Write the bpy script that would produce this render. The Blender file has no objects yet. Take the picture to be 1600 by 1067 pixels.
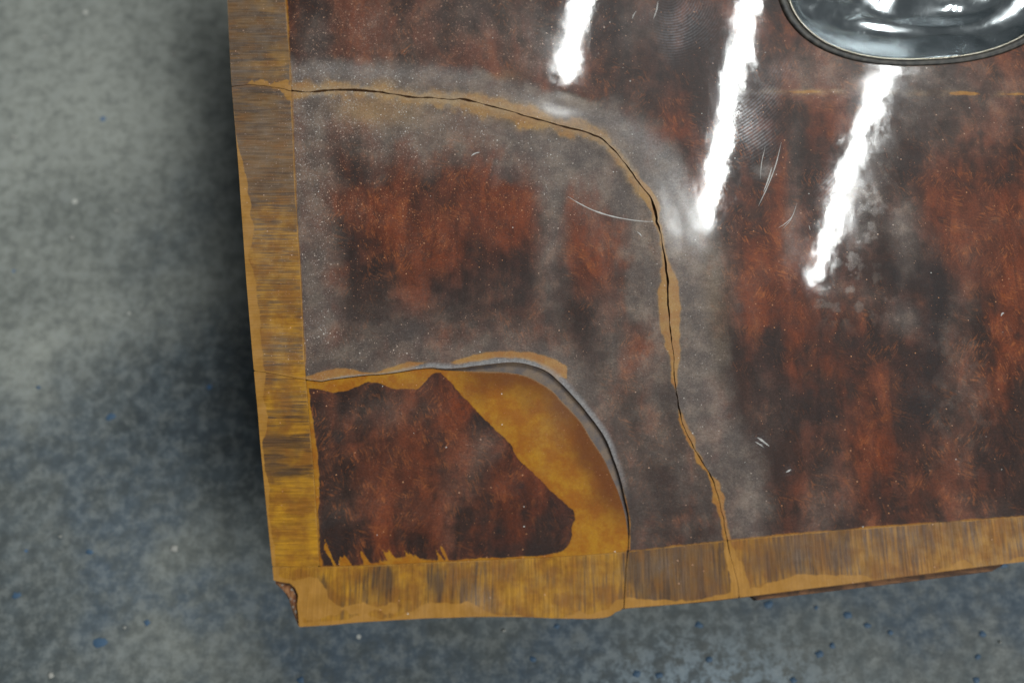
import bpy, math
import numpy as np
from mathutils import Vector, Matrix

# ------------------------------------------------------------------ camera, world, lights, exposure
scene = bpy.context.scene
TILT = math.radians(17.0)
LENS, SENSOR = 35.0, 36.0
ZP = 0.14                                   # height of the panel face above the floor
DIST = 0.45                                 # lens to the panel, along the axis
CAM = np.array([0.0, -DIST * math.sin(TILT), ZP + DIST * math.cos(TILT)])

cam_data = bpy.data.cameras.new('camera')
cam_data.lens = LENS
cam_data.sensor_width = SENSOR
cam_data.clip_start = 0.01
cam_data.clip_end = 100.0
cam_data.dof.use_dof = True
cam_data.dof.focus_distance = 0.462
cam_data.dof.aperture_fstop = 4.0
cam = bpy.data.objects.new('camera', cam_data)
scene.collection.objects.link(cam)
cam.location = CAM
cam.rotation_euler = (TILT, 0, 0)
scene.camera = cam

world = bpy.data.worlds.new('World')
scene.world = world
world.use_nodes = True
bg = world.node_tree.nodes['Background']
bg.inputs[0].default_value = (0.66, 0.73, 0.76, 1)
bg.inputs[1].default_value = 0.15

def tube_light(end, heading, length, width, watts):
    """A ceiling fluorescent: a long narrow lamp that starts at END and runs along HEADING (degrees from +Y)."""
    ld = bpy.data.lights.new('fluorescent_tube', 'AREA')
    ld.shape = 'RECTANGLE'
    ld.size = width
    ld.size_y = length
    ld.energy = watts
    ld.color = (0.96, 1.0, 0.985)
    o = bpy.data.objects.new('fluorescent_tube', ld)
    h = math.radians(heading)
    d = Vector((math.sin(h), math.cos(h), 0))
    o.location = Vector(end) + d * (length / 2)
    o.rotation_euler = (0, 0, -h)
    scene.collection.objects.link(o)

H_CEIL = ZP + 2.30
# the rank of tubes over the far end of the panel (mirrored in the lacquer) and an added, unseen rank behind the photographer for floor light and the left shadow
tube_light((0.17, 1.57, H_CEIL), 10.0, 1.5, 0.032, 18)
tube_light((0.572, 1.055, H_CEIL), 13.5, 1.5, 0.028, 18)
tube_light((0.88, 0.885, H_CEIL), 22.0, 1.5, 0.030, 16)
tube_light((0.85, -1.95, H_CEIL), 13.5, 1.5, 0.05, 24)
tube_light((1.55, -2.05, H_CEIL), 13.5, 1.5, 0.05, 28)
tube_light((2.25, -2.15, H_CEIL), 13.5, 1.5, 0.05, 28)

scene.view_settings.view_transform = 'Standard'
scene.view_settings.look = 'None'
scene.view_settings.exposure = 0.12
scene.view_settings.gamma = 1.0
scene.view_settings.use_curve_mapping = False

# ------------------------------------------------------------------ helpers
FP = 1600 * LENS / SENSOR
def P(px, py, z):
    """Point at height z that a position on the panel sheet maps to (arrays)."""
    px, py, z = np.broadcast_arrays(np.asarray(px, float), np.asarray(py, float), np.asarray(z, float))
    x = (px - 800) / FP
    y = -(py - 533.5) / FP
    dx, dy, dz = x, y * math.cos(TILT) + math.sin(TILT), y * math.sin(TILT) - math.cos(TILT)
    k = (z - CAM[2]) / dz
    return np.stack([CAM[0] + dx * k, CAM[1] + dy * k, z], -1)

def lat(seed):
    return np.random.default_rng(seed).random((256, 256))
_L = {}
def vnoise(x, y, seed):
    if seed not in _L:
        _L[seed] = lat(seed)
    T = _L[seed]
    xi = np.floor(x).astype(int); yi = np.floor(y).astype(int)
    fx = x - xi; fy = y - yi
    fx = fx * fx * fx * (fx * (fx * 6 - 15) + 10); fy = fy * fy * fy * (fy * (fy * 6 - 15) + 10)
    a = T[xi & 255, yi & 255]; b = T[(xi + 1) & 255, yi & 255]
    c = T[xi & 255, (yi + 1) & 255]; d = T[(xi + 1) & 255, (yi + 1) & 255]
    return (a * (1 - fx) + b * fx) * (1 - fy) + (c * (1 - fx) + d * fx) * fy
def fbm(x, y, size, octaves=4, seed=1, gain=0.55):
    """Fractal noise about 0, roughly -1..1, largest lumps SIZE wide."""
    s = np.zeros_like(x, float); a = 1.0; t = 0.0; f = 1.0 / size
    for k in range(octaves):
        ca, sa = math.cos(0.7 * k + seed), math.sin(0.7 * k + seed)
        s += a * (vnoise((x * ca - y * sa) * f + 17.3 * k + seed * 3.7, (x * sa + y * ca) * f + 9.1 * k, seed + k) - 0.5)
        t += a * 0.5; a *= gain; f *= 2.03
    return s / t * 1.6
def sstep(a, b, x):
    t = np.clip((x - a) / (b - a), 0, 1)
    return t * t * (3 - 2 * t)
def catmull(pts, n=6):
    p = np.array(pts, float); out = []
    q = np.vstack([2 * p[0] - p[1], p, 2 * p[-1] - p[-2]])
    for i in range(1, len(q) - 2):
        for k in range(n):
            t = k / n
            out.append(0.5 * ((2 * q[i]) + (-q[i-1] + q[i+1]) * t + (2*q[i-1] - 5*q[i] + 4*q[i+1] - q[i+2]) * t*t
                              + (-q[i-1] + 3*q[i] - 3*q[i+1] + q[i+2]) * t**3))
    out.append(p[-1])
    return np.array(out)
def dist_poly(x, y, pts, closed=False):
    p = np.asarray(pts, float)
    a, b = (p, np.roll(p, -1, 0)) if closed else (p[:-1], p[1:])
    best = np.full(x.shape, 1e18); along = np.zeros(x.shape)
    acc = 0.0
    for (x0, y0), (x1, y1) in zip(a, b):
        ex, ey = x1 - x0, y1 - y0
        L2 = ex * ex + ey * ey
        if L2 < 1e-9: continue
        t = np.clip(((x - x0) * ex + (y - y0) * ey) / L2, 0, 1)
        d = (x - x0 - t * ex) ** 2 + (y - y0 - t * ey) ** 2
        m = d < best
        best = np.where(m, d, best); along = np.where(m, acc + t * math.sqrt(L2), along)
        acc += math.sqrt(L2)
    return np.sqrt(best), along
def inside_poly(x, y, pts):
    p = np.asarray(pts, float); q = np.roll(p, -1, 0)
    c = np.zeros(x.shape, bool)
    for (x0, y0), (x1, y1) in zip(p, q):
        if y0 == y1: continue
        c ^= ((y0 > y) != (y1 > y)) & (x < (x1 - x0) * (y - y0) / (y1 - y0) + x0)
    return c
def sd_poly(x, y, pts):
    """Signed distance to a closed outline, negative inside."""
    d, _ = dist_poly(x, y, pts, True)
    return np.where(inside_poly(x, y, pts), -d, d)
def blobs(x, y, rows):
    s = np.zeros(x.shape)
    for bx, by, rx, ry, rot, v in rows:
        c, n = math.cos(math.radians(rot)), math.sin(math.radians(rot))
        u = ((x - bx) * c + (y - by) * n) / rx; w = (-(x - bx) * n + (y - by) * c) / ry
        s += v * np.exp(-(u * u + w * w) ** 1.25)
    return s

def empty(name, loc):
    o = bpy.data.objects.new(name, None)
    o.location = loc
    o.empty_display_size = 0.05
    scene.collection.objects.link(o)
    return o
def link_mesh(name, verts, faces, mat, parent=None, attrs=None, smooth=True):
    me = bpy.data.meshes.new(name)
    v = np.asarray(verts, float)
    o = bpy.data.objects.new(name, me)
    scene.collection.objects.link(o)
    if parent is not None:
        o.parent = parent
        r = parent
        while r is not None:
            v = v - np.array(r.location); r = r.parent
    me.from_pydata(v.tolist(), [], [list(map(int, f)) for f in faces])
    if attrs:
        for k, val in attrs.items():
            if val.shape[1] == 4:
                a = me.attributes.new(k, 'FLOAT_COLOR', 'POINT'); a.data.foreach_set('color', np.ascontiguousarray(val, dtype=np.float32).ravel())
            else:
                a = me.attributes.new(k, 'FLOAT_VECTOR', 'POINT'); a.data.foreach_set('vector', np.ascontiguousarray(val, dtype=np.float32).ravel())
    if smooth:
        me.polygons.foreach_set('use_smooth', np.ones(len(me.polygons), bool))
    me.materials.append(mat)
    me.update()
    return o

# ---- node helpers
class NT:
    def __init__(self, name):
        self.m = bpy.data.materials.new(name); self.m.use_nodes = True
        self.t = self.m.node_tree; self.b = self.t.nodes['Principled BSDF']
    def n(self, typ, **kw):
        nd = self.t.nodes.new(typ)
        for k, v in kw.items(): setattr(nd, k, v)
        return nd
    def set(self, sock, v):
        if isinstance(v, bpy.types.NodeSocket): self.t.links.new(v, sock)
        elif isinstance(v, (tuple, list)) and len(v) == 3 and sock.type == 'RGBA': sock.default_value = (*v, 1)
        else: sock.default_value = v
    def math(self, op, a, b=None, c=None, clamp=False):
        nd = self.n('ShaderNodeMath', operation=op, use_clamp=clamp)
        for i, v in enumerate((a, b, c)):
            if v is not None: self.set(nd.inputs[i], v)
        return nd.outputs[0]
    def mix(self, f, a, b, mode='MIX'):
        nd = self.n('ShaderNodeMix', data_type='RGBA', blend_type=mode); nd.clamp_factor = True
        self.set(nd.inputs[0], f); self.set(nd.inputs[6], a); self.set(nd.inputs[7], b)
        return nd.outputs[2]
    def ramp(self, v, a, b, lo=0.0, hi=1.0, smooth=True):
        nd = self.n('ShaderNodeMapRange', interpolation_type='SMOOTHSTEP' if smooth else 'LINEAR')
        for i, q in enumerate((v, a, b, lo, hi)): self.set(nd.inputs[i], q)
        return nd.outputs[0]
    def noise(self, vec, scale, detail=3.0, rough=0.55, dist=0.0):
        nd = self.n('ShaderNodeTexNoise'); self.set(nd.inputs['Vector'], vec)
        nd.inputs['Scale'].default_value = scale; nd.inputs['Detail'].default_value = detail
        nd.inputs['Roughness'].default_value = rough; nd.inputs['Distortion'].default_value = dist
        return nd.outputs[0]
    def voronoi(self, vec, scale, feature='F1', rnd=1.0):
        nd = self.n('ShaderNodeTexVoronoi', feature=feature); self.set(nd.inputs['Vector'], vec)
        nd.inputs['Scale'].default_value = scale; nd.inputs['Randomness'].default_value = rnd
        return nd
    def mapping(self, vec, scale=(1, 1, 1), rot=0.0, loc=(0, 0, 0)):
        nd = self.n('ShaderNodeMapping'); self.set(nd.inputs['Vector'], vec)
        nd.inputs['Scale'].default_value = scale; nd.inputs['Rotation'].default_value = (0, 0, rot); nd.inputs['Location'].default_value = loc
        return nd.outputs[0]
    def turned(self, vec, rot, scale):
        return self.mapping(self.mapping(vec, (1, 1, 1), rot), scale)
    def attr(self, name):
        return self.n('ShaderNodeAttribute', attribute_name=name)
    def rgb(self, name):
        a = self.attr(name); s = self.n('ShaderNodeSeparateColor'); self.t.links.new(a.outputs['Color'], s.inputs[0])
        return s.outputs[0], s.outputs[1], s.outputs[2], a.outputs['Alpha']
    def bump(self, h, strength, distance):
        nd = self.n('ShaderNodeBump'); self.set(nd.inputs['Height'], h)
        nd.inputs['Strength'].default_value = strength; nd.inputs['Distance'].default_value = distance
        return nd.outputs[0]
    def out(self, **kw):
        for k, v in kw.items(): self.set(self.b.inputs[k.replace('_', ' ')], v)
        return self.m

def lin(r, g, b):
    f = lambda c: (c / 255 / 12.92) if c <= 10 else ((c / 255 + 0.055) / 1.055) ** 2.4
    return (f(r), f(g), f(b))

# ------------------------------------------------------------------ materials
def lacquered(name, band):
    """Old cracked lacquer over veneer. Point attributes: wear_a = amber edge, bloom, redness, darkness;
    wear_b = dust, finger grease, warmth of the bloom, strength of figure; panel_uv = metric sheet coordinate."""
    t = NT(name)
    uv = t.attr('panel_uv').outputs['Vector']
    amber, haze, red, dark = t.rgb('wear_a')
    dust, finger, warm, fig = t.rgb('wear_b')
    pale = t.rgb('wear_glint')[0]
    edge_n = t.noise(uv, 0.16, 3.0, 0.6)
    am = t.ramp(t.math('ADD', amber, t.math('MULTIPLY_ADD', edge_n, 0.12, -0.06)), 0.46, 0.54)
    n_mid = t.noise(uv, 0.03, 5.0, 0.62)
    n_fine = t.noise(uv, 0.16, 4.0, 0.68)
    n_micro = t.noise(uv, 0.7, 2.0, 0.6)
    if band:
        g = t.mapping(t.attr('grain_uv').outputs['Vector'], (0.010, 0.24, 1))
        g1 = t.noise(g, 1.0, 4.0, 0.62, 0.3)
        g2 = t.noise(t.mapping(t.attr('grain_uv').outputs['Vector'], (0.011, 0.060, 1)), 1.0, 3.0, 0.6)
        g3 = t.noise(t.mapping(t.attr('grain_uv').outputs['Vector'], (0.02, 0.5, 1)), 1.0, 2.0, 0.6)
        base = t.mix(t.ramp(n_mid, 0.35, 0.65), lin(142, 92, 24), lin(180, 128, 26))
        s1 = t.math('MULTIPLY', t.math('MULTIPLY', t.ramp(g2, 0.46, 0.58), t.ramp(g1, 0.40, 0.56, 0.35, 1.0)), t.ramp(dark, 0.15, 0.95, 0.03, 1.0))
        s2 = t.math('MULTIPLY', t.ramp(t.math('MULTIPLY_ADD', g1, 0.7, t.math('MULTIPLY', g3, 0.35)), 0.515, 0.575), t.math('MULTIPLY', fig, 0.95))
        streak = t.math('ADD', s1, t.math('MULTIPLY', s2, t.ramp(n_mid, 0.3, 0.6, 0.4, 1.0)))
        streak = t.math('MULTIPLY', streak, t.math('SUBTRACT', 1.0, t.math('MULTIPLY', am, 0.75)), clamp=True)
        base = t.mix(t.math('MULTIPLY', streak, 0.88, clamp=True), base, t.mix(n_mid, lin(44, 35, 27), lin(66, 51, 37)))
        base = t.mix(t.math('MULTIPLY', t.ramp(dark, 0.35, 1.1), t.ramp(n_mid, 0.3, 0.7, 0.5, 0.95)), base, lin(78, 60, 42))
        base = t.mix(t.math('MULTIPLY', red, 0.4), base, lin(140, 82, 34))
        base = t.mix(am, base, t.mix(t.ramp(n_mid, 0.35, 0.65), lin(160, 112, 40), lin(176, 126, 54)))
        hz = t.math('MULTIPLY', t.math('MULTIPLY', haze, t.ramp(t.math('ADD', n_mid, t.math('MULTIPLY', g1, 0.6)), 0.5, 1.05, 0.55, 1.15)), t.ramp(am, 0, 1, 1.0, 0.55), clamp=True)
    else:
        base = t.mix(t.ramp(t.math('ADD', red, t.math('MULTIPLY_ADD', n_fine, 0.5, -0.25)), 0.05, 0.85), lin(52, 32, 25), lin(106, 47, 19))
        up = t.noise(t.mapping(uv, (0.034, 0.012, 1)), 1.0, 5.0, 0.60, 1.2)
        base = t.mix(1.0, base, t.ramp(up, 0.30, 0.70, 0.62, 1.38), 'MULTIPLY')
        base = t.mix(t.math('MULTIPLY', t.ramp(t.math('MULTIPLY_ADD', up, 0.5, t.math('MULTIPLY', n_mid, 0.5)), 0.52, 0.66), t.math('MULTIPLY', red, 0.6)), base, lin(140, 74, 24))
        ve = t.voronoi(uv, 0.021); pe = t.n('ShaderNodeSeparateColor'); t.t.links.new(ve.outputs['Color'], pe.inputs[0])
        ed = t.math('ADD', ve.outputs['Distance'], t.math('MULTIPLY_ADD', n_fine, 0.22, -0.11))
        eye = t.math('MULTIPLY', t.ramp(ed, 0.06, 0.20, 1.0, 0.0), t.math('LESS_THAN', pe.outputs[0], 0.45))
        base = t.mix(t.math('MULTIPLY', eye, 0.6), base, lin(34, 24, 22))
        # short fibres of the burr, their lie swinging about with the figure
        v1 = t.noise(t.turned(uv, 0.35, (0.30, 0.060, 1)), 1.0, 2.0, 0.5, 0.9)
        v2 = t.noise(t.turned(uv, -0.6, (0.30, 0.065, 1)), 1.0, 2.0, 0.5, 0.9)
        v3 = t.noise(t.turned(uv, 1.25, (0.30, 0.060, 1)), 1.0, 2.0, 0.5, 0.9)
        pn = t.noise(uv, 0.014, 2.0)
        m0 = t.n('ShaderNodeMix', data_type='FLOAT'); t.set(m0.inputs[0], t.ramp(pn, 0.40, 0.47)); t.set(m0.inputs[2], v3); t.set(m0.inputs[3], v1)
        m = t.n('ShaderNodeMix', data_type='FLOAT'); t.set(m.inputs[0], t.ramp(pn, 0.52, 0.58)); t.set(m.inputs[2], m0.outputs[0]); t.set(m.inputs[3], v2)
        fib = t.ramp(m.outputs[0], 0.52, 0.64)
        fib = t.math('MULTIPLY', fib, t.math('MULTIPLY', fig, t.ramp(n_mid, 0.38, 0.62)))
        base = t.mix(t.math('MULTIPLY', fib, 0.55), base, lin(176, 98, 46))
        base = t.mix(t.math('MULTIPLY', t.ramp(n_fine, 0.48, 0.70), 0.32), base, lin(40, 28, 25))
        base = t.mix(t.math('MULTIPLY', dark, t.ramp(n_fine, 0.3, 0.7, 0.65, 1.0)), base, lin(38, 30, 30))
        ambc = t.mix(t.ramp(t.math('MULTIPLY_ADD', n_fine, 0.3, n_mid), 0.5, 0.85), lin(152, 90, 12), lin(172, 120, 22))
        ambc = t.mix(t.math('MULTIPLY', dark, 0.95, clamp=True), ambc, lin(104, 54, 12))
        base = t.mix(am, base, ambc)
        hz = t.math('MULTIPLY', haze, t.ramp(t.math('MULTIPLY_ADD', n_fine, 0.6, n_mid), 0.55, 1.05, 0.78, 1.06))
        hz = t.math('MULTIPLY', hz, t.ramp(am, 0, 1, 1.0, 0.74), clamp=True)
    hcol = t.mix(warm, t.mix(t.ramp(n_mid, 0.4, 0.65), lin(106, 96, 91), lin(130, 116, 106)), lin(160, 132, 96))
    col = t.mix(t.math('MULTIPLY', hz, 0.82), base, hcol)
    col = t.mix(t.math('MULTIPLY', pale, t.ramp(n_fine, 0.3, 0.65, 0.55, 0.9)), col, t.mix(warm, lin(150, 150, 152), lin(178, 156, 124)))
    # milky micro mottling of the bloom
    col = t.mix(t.math('MULTIPLY', t.math('MULTIPLY', t.ramp(n_micro, 0.5, 0.75), t.ramp(n_fine, 0.35, 0.6)), t.math('MULTIPLY_ADD', hz, 0.26, 0.06)), col, lin(186, 180, 176))
    n_g = g3 if band else t.noise(uv, 0.33, 4.0, 0.75)
    col = t.mix(t.math('MULTIPLY_ADD', am, -0.6, 1.0), col, t.ramp(n_g, 0.25, 0.75, 0.68, 1.32), 'MULTIPLY')
    # pin-holes and dust caught in the lacquer
    v = t.voronoi(uv, 0.19)
    pick = t.n('ShaderNodeSeparateColor'); t.t.links.new(v.outputs['Color'], pick.inputs[0])
    size = t.math('MULTIPLY_ADD', pick.outputs[1], 0.13, 0.09)
    sp = t.math('LESS_THAN', v.outputs['Distance'], size)
    sp = t.math('MULTIPLY', sp, t.math('LESS_THAN', pick.outputs[0], dust))
    col = t.mix(t.math('MULTIPLY', sp, t.math('MULTIPLY_ADD', pick.outputs[2], 0.6, 0.15)), col, t.mix(t.math('MULTIPLY', hz, 1.0), lin(214, 150, 104), lin(226, 224, 218)))
    vd = t.voronoi(uv, 0.36); pd = t.n('ShaderNodeSeparateColor'); t.t.links.new(vd.outputs['Color'], pd.inputs[0])
    spd = t.math('MULTIPLY', t.math('LESS_THAN', vd.outputs['Distance'], 0.26), t.math('LESS_THAN', pd.outputs[0], t.math('MULTIPLY_ADD', dust, 0.75, -0.03)))
    col = t.mix(t.math('MULTIPLY', spd, t.math('MULTIPLY_ADD', pd.outputs[1], 0.5, 0.15)), col, t.mix(hz, lin(190, 122, 80), lin(206, 206, 204)))
    v2_ = t.voronoi(uv, 0.06)
    pk2 = t.n('ShaderNodeSeparateColor'); t.t.links.new(v2_.outputs['Color'], pk2.inputs[0])
    sp2 = t.math('MULTIPLY', t.math('LESS_THAN', v2_.outputs['Distance'], 0.055), t.math('LESS_THAN', pk2.outputs[0], 0.10))
    col = t.mix(t.math('MULTIPLY', sp2, 0.8), col, lin(235, 232, 225))
    # finger grease: ridges
    w = t.n('ShaderNodeTexWave', wave_type='RINGS', rings_direction='Z'); t.set(w.inputs['Vector'], t.mapping(uv, (1, 0.8, 1), 0.25, (-1060, -180, 0)))
    w.inputs['Scale'].default_value = 0.072; w.inputs['Distortion'].default_value = 5.0; w.inputs['Detail'].default_value = 1.0; w.inputs['Detail Scale'].default_value = 0.05
    ridge = t.math('MULTIPLY', finger, t.math('MULTIPLY', t.ramp(w.outputs['Fac'], 0.35, 0.75, 0.25, 1.0), t.ramp(n_fine, 0.3, 0.6, 0.45, 1.0)), clamp=True)
    col = t.mix(t.math('MULTIPLY', ridge, 0.24), col, lin(150, 150, 158))
    # gloss: clear lacquer, dulled by bloom, grease, dust
    r = t.math('MULTIPLY_ADD', haze, 0.07, t.ramp(n_fine, 0.35, 0.7, 0.030, 0.048))
    r = t.math('ADD', r, t.math('MULTIPLY', ridge, 0.07), clamp=True)
    wob = t.noise(uv, 0.011, 2.0, 0.5)
    wob2 = t.noise(uv, 0.045, 2.0, 0.5)
    hgt = t.math('ADD', t.math('MULTIPLY_ADD', wob2, 0.12, wob), t.math('ADD', t.math('MULTIPLY', n_fine, 0.005), t.math('MULTIPLY', sp, 0.012)))
    nb = t.bump(hgt, 1.0, 0.00010)
    nb2 = t.bump(t.math('ADD', n_micro, t.math('MULTIPLY', n_fine, 1.2)), 0.35, 0.00016)
    return t.out(Base_Color=col, Roughness=0.42, Specular_IOR_Level=0.18, Normal=nb2,
                 Coat_Weight=t.math('MULTIPLY_ADD', hz, -0.35, 1.0), Coat_Roughness=r, Coat_IOR=1.52, Coat_Normal=nb)

M_BURL = lacquered('burr_veneer_lacquer', False)
M_BAND = lacquered('crossband_lacquer', True)

def m_core():
    t = NT('core_wood'); co = t.n('ShaderNodeTexCoord').outputs['Object']
    n = t.noise(t.mapping(co, (60, 420, 420)), 1.0, 4.0); n2 = t.noise(co, 160.0, 4.0)
    c = t.mix(t.ramp(n, 0.35, 0.65), lin(70, 44, 26), lin(122, 82, 50))
    c = t.mix(t.ramp(n2, 0.45, 0.7), c, lin(46, 30, 22))
    return t.out(Base_Color=c, Roughness=0.75, Normal=t.bump(n2, 0.5, 0.0006))
M_CORE = m_core()
def m_chip():
    t = NT('torn_wood'); co = t.n('ShaderNodeTexCoord').outputs['Object']
    n = t.noise(t.mapping(co, (900, 260, 600)), 1.0, 4.0); n2 = t.noise(co, 420.0, 3.0)
    c = t.mix(t.ramp(n, 0.35, 0.65), lin(112, 66, 38), lin(150, 104, 66))
    c = t.mix(t.ramp(n2, 0.52, 0.66), c, lin(168, 158, 146))
    return t.out(Base_Color=c, Roughness=0.8, Normal=t.bump(n, 0.7, 0.0006))
M_CHIP = m_chip()
def m_ledge():
    t = NT('glue_film'); uv = t.attr('panel_uv').outputs['Vector']
    n = t.noise(uv, 0.05, 4.0); f = t.noise(uv, 0.6, 2.0)
    c = t.mix(t.ramp(n, 0.35, 0.65), lin(88, 79, 78), lin(118, 98, 80))
    c = t.mix(t.math('MULTIPLY', t.ramp(f, 0.5, 0.7), 0.5), c, lin(58, 52, 54))
    return t.out(Base_Color=c, Roughness=0.6, Normal=t.bump(f, 0.4, 0.0002))
M_LEDGE = m_ledge()
def m_metal(name, c0, c1, rough):
    t = NT(name); co = t.n('ShaderNodeTexCoord').outputs['Object']
    n = t.noise(co, 90.0, 4.0); s = t.noise(t.turned(co, 0.5, (1500, 120, 300)), 1.0, 3.0)
    c = t.mix(t.ramp(n, 0.3, 0.7), c0, c1)
    r = t.math('ADD', t.ramp(n, 0.35, 0.7, rough, rough + 0.12), t.math('MULTIPLY', t.ramp(s, 0.5, 0.8), 0.08))
    return t.out(Base_Color=c, Metallic=1.0, Roughness=r, Normal=t.bump(s, 0.05, 0.0001))
M_BOWL = m_metal('worn_chrome', (0.50, 0.54, 0.56), (0.62, 0.66, 0.68), 0.12)
M_RIM = m_metal('yellowed_chrome', (0.46, 0.42, 0.33), (0.60, 0.56, 0.47), 0.26)
def m_seal():
    t = NT('perished_rubber'); co = t.n('ShaderNodeTexCoord').outputs['Object']
    n = t.noise(co, 300.0, 4.0)
    c = t.mix(t.ramp(n, 0.35, 0.7), lin(40, 39, 38), lin(76, 72, 66))
    return t.out(Base_Color=c, Roughness=0.5, Normal=t.bump(n, 0.3, 0.0004))
M_SEAL = m_seal()
def m_scratch():
    t = NT('scuffed_lacquer'); co = t.n('ShaderNodeTexCoord').outputs['Object']
    n = t.noise(co, 900.0, 2.0)
    return t.out(Base_Color=t.mix(n, lin(150, 146, 142), lin(205, 202, 198)), Roughness=0.45)
M_SCR = m_scratch()
def m_batten():
    t = NT('softwood'); co = t.n('ShaderNodeTexCoord').outputs['Object']
    n = t.noise(t.mapping(co, (6, 120, 120)), 1.0, 4.0)
    return t.out(Base_Color=t.mix(n, lin(120, 88, 56), lin(168, 132, 92)), Roughness=0.8)
M_BATTEN = m_batten()
def m_floor():
    t = NT('stained_concrete'); co = t.n('ShaderNodeTexCoord').outputs['Object']
    stain_shade, blue, light, _ = t.rgb('stain_shade')
    a = t.noise(co, 9.0, 6.0, 0.62); b = t.noise(co, 70.0, 5.0, 0.66); c = t.noise(co, 120.0, 6.0, 0.72)
    col = t.mix(t.ramp(a, 0.32, 0.68), lin(120, 123, 117), lin(156, 158, 150))
    s = t.math('ADD', stain_shade, t.math('MULTIPLY_ADD', b, 0.5, -0.25), clamp=True)
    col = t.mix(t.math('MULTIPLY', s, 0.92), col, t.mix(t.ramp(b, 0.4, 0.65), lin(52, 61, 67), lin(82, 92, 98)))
    col = t.mix(t.math('MULTIPLY', blue, t.ramp(b, 0.3, 0.65, 0.2, 0.8)), col, lin(72, 88, 104))
    col = t.mix(t.math('MULTIPLY', light, t.ramp(c, 0.58, 0.42)), col, lin(128, 144, 156))
    col = t.mix(t.math('MULTIPLY', t.ramp(c, 0.42, 0.74), 0.50), col, lin(56, 63, 68))
    col = t.mix(t.math('MULTIPLY', t.ramp(c, 0.56, 0.34), 0.28), col, lin(164, 168, 166))
    v = t.voronoi(co, 95.0); pk = t.n('ShaderNodeSeparateColor'); t.t.links.new(v.outputs['Color'], pk.inputs[0])
    sp = t.math('MULTIPLY', t.math('LESS_THAN', v.outputs['Distance'], 0.17), t.math('LESS_THAN', pk.outputs[0], 0.025))
    col = t.mix(t.math('MULTIPLY', sp, 0.7), col, t.mix(t.math('LESS_THAN', pk.outputs[1], 0.5), lin(206, 204, 196), lin(60, 104, 150)))
    return t.out(Base_Color=col, Roughness=t.ramp(b, 0.3, 0.7, 0.42, 0.7), Specular_IOR_Level=0.35, Normal=t.bump(t.math('ADD', b, c), 0.4, 0.0012))
M_FLOOR = m_floor()
def m_plain(name, c0, c1, rough, scale=500.0):
    t = NT(name); co = t.n('ShaderNodeTexCoord').outputs['Object']
    return t.out(Base_Color=t.mix(t.noise(co, scale, 3.0), c0, c1), Roughness=rough)
M_EDGE = m_plain('cut_veneer_edge', lin(84, 58, 34), lin(128, 92, 54), 0.75)
M_PAINT = m_plain('blue_paint', lin(52, 80, 106), lin(74, 100, 126), 0.6)
M_GRIT = m_plain('pale_grit', lin(140, 140, 134), lin(184, 182, 176), 0.8)

# ------------------------------------------------------------------ floor
def axis(lo, hi, step, far_lo, far_hi, far_n):
    mid = np.arange(lo, hi + step / 2, step)
    a = lo - (lo - far_lo) * (np.arange(far_n, 0, -1) / far_n) ** 2
    b = mid[-1] + (far_hi - mid[-1]) * (np.arange(1, far_n + 1) / far_n) ** 2
    return np.concatenate([a, mid, b])
gx = axis(-0.45, 0.45, 0.005, -4, 4, 14); gy = axis(-0.30, 0.40, 0.005, -4, 4, 14)
X, Y = np.meshgrid(gx, gy); n_x, n_y = len(gx), len(gy)
fx, fy = X.ravel(), Y.ravel()
# floor tones, in metres: an oily blue-grey spill along the near side, shadow painted in left of the panel, a scrubbed patch
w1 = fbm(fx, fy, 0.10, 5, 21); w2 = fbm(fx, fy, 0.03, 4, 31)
stain_shade = sstep(0.030, -0.06, fy - 0.055 - 0.55 * (fx + 0.22) + 0.05 * w1 + 0.02 * w2) * 0.78
stain_shade += blobs(fx, fy, [(-0.20, 0.085, 0.055, 0.075, 0, 0.55), (-0.17, 0.00, 0.05, 0.06, 0, 0.35), (-0.18, 0.165, 0.035, 0.05, 0, 0.4)]) * (0.8 + 0.5 * w2)
stain_shade -= blobs(fx, fy, [(-0.175, -0.105, 0.05, 0.06, 0, 0.55), (0.20, -0.18, 0.07, 0.05, 0, 0.25)]) * (0.9 + 0.5 * w1)
blue = np.clip(sstep(0.1, 0.8, fbm(fx, fy, 0.06, 4, 41) + 0.35) * sstep(0.05, -0.12, fy), 0, 1)
light = np.clip(blobs(fx, fy, [(0.105, -0.165, 0.065, 0.035, 0, 1.0)]) * 1.2, 0, 1)
faces = [(j * n_x + i, j * n_x + i + 1, (j + 1) * n_x + i + 1, (j + 1) * n_x + i) for j in range(n_y - 1) for i in range(n_x - 1)]
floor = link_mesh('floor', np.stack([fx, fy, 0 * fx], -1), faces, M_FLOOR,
                  attrs={'stain_shade': np.stack([np.clip(stain_shade, 0, 1), blue, light, np.ones_like(fx)], -1)})
floor['kind'] = 'structure'
floor['label'] = 'blotchy grey concrete floor with blue paint flecks'

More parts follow.
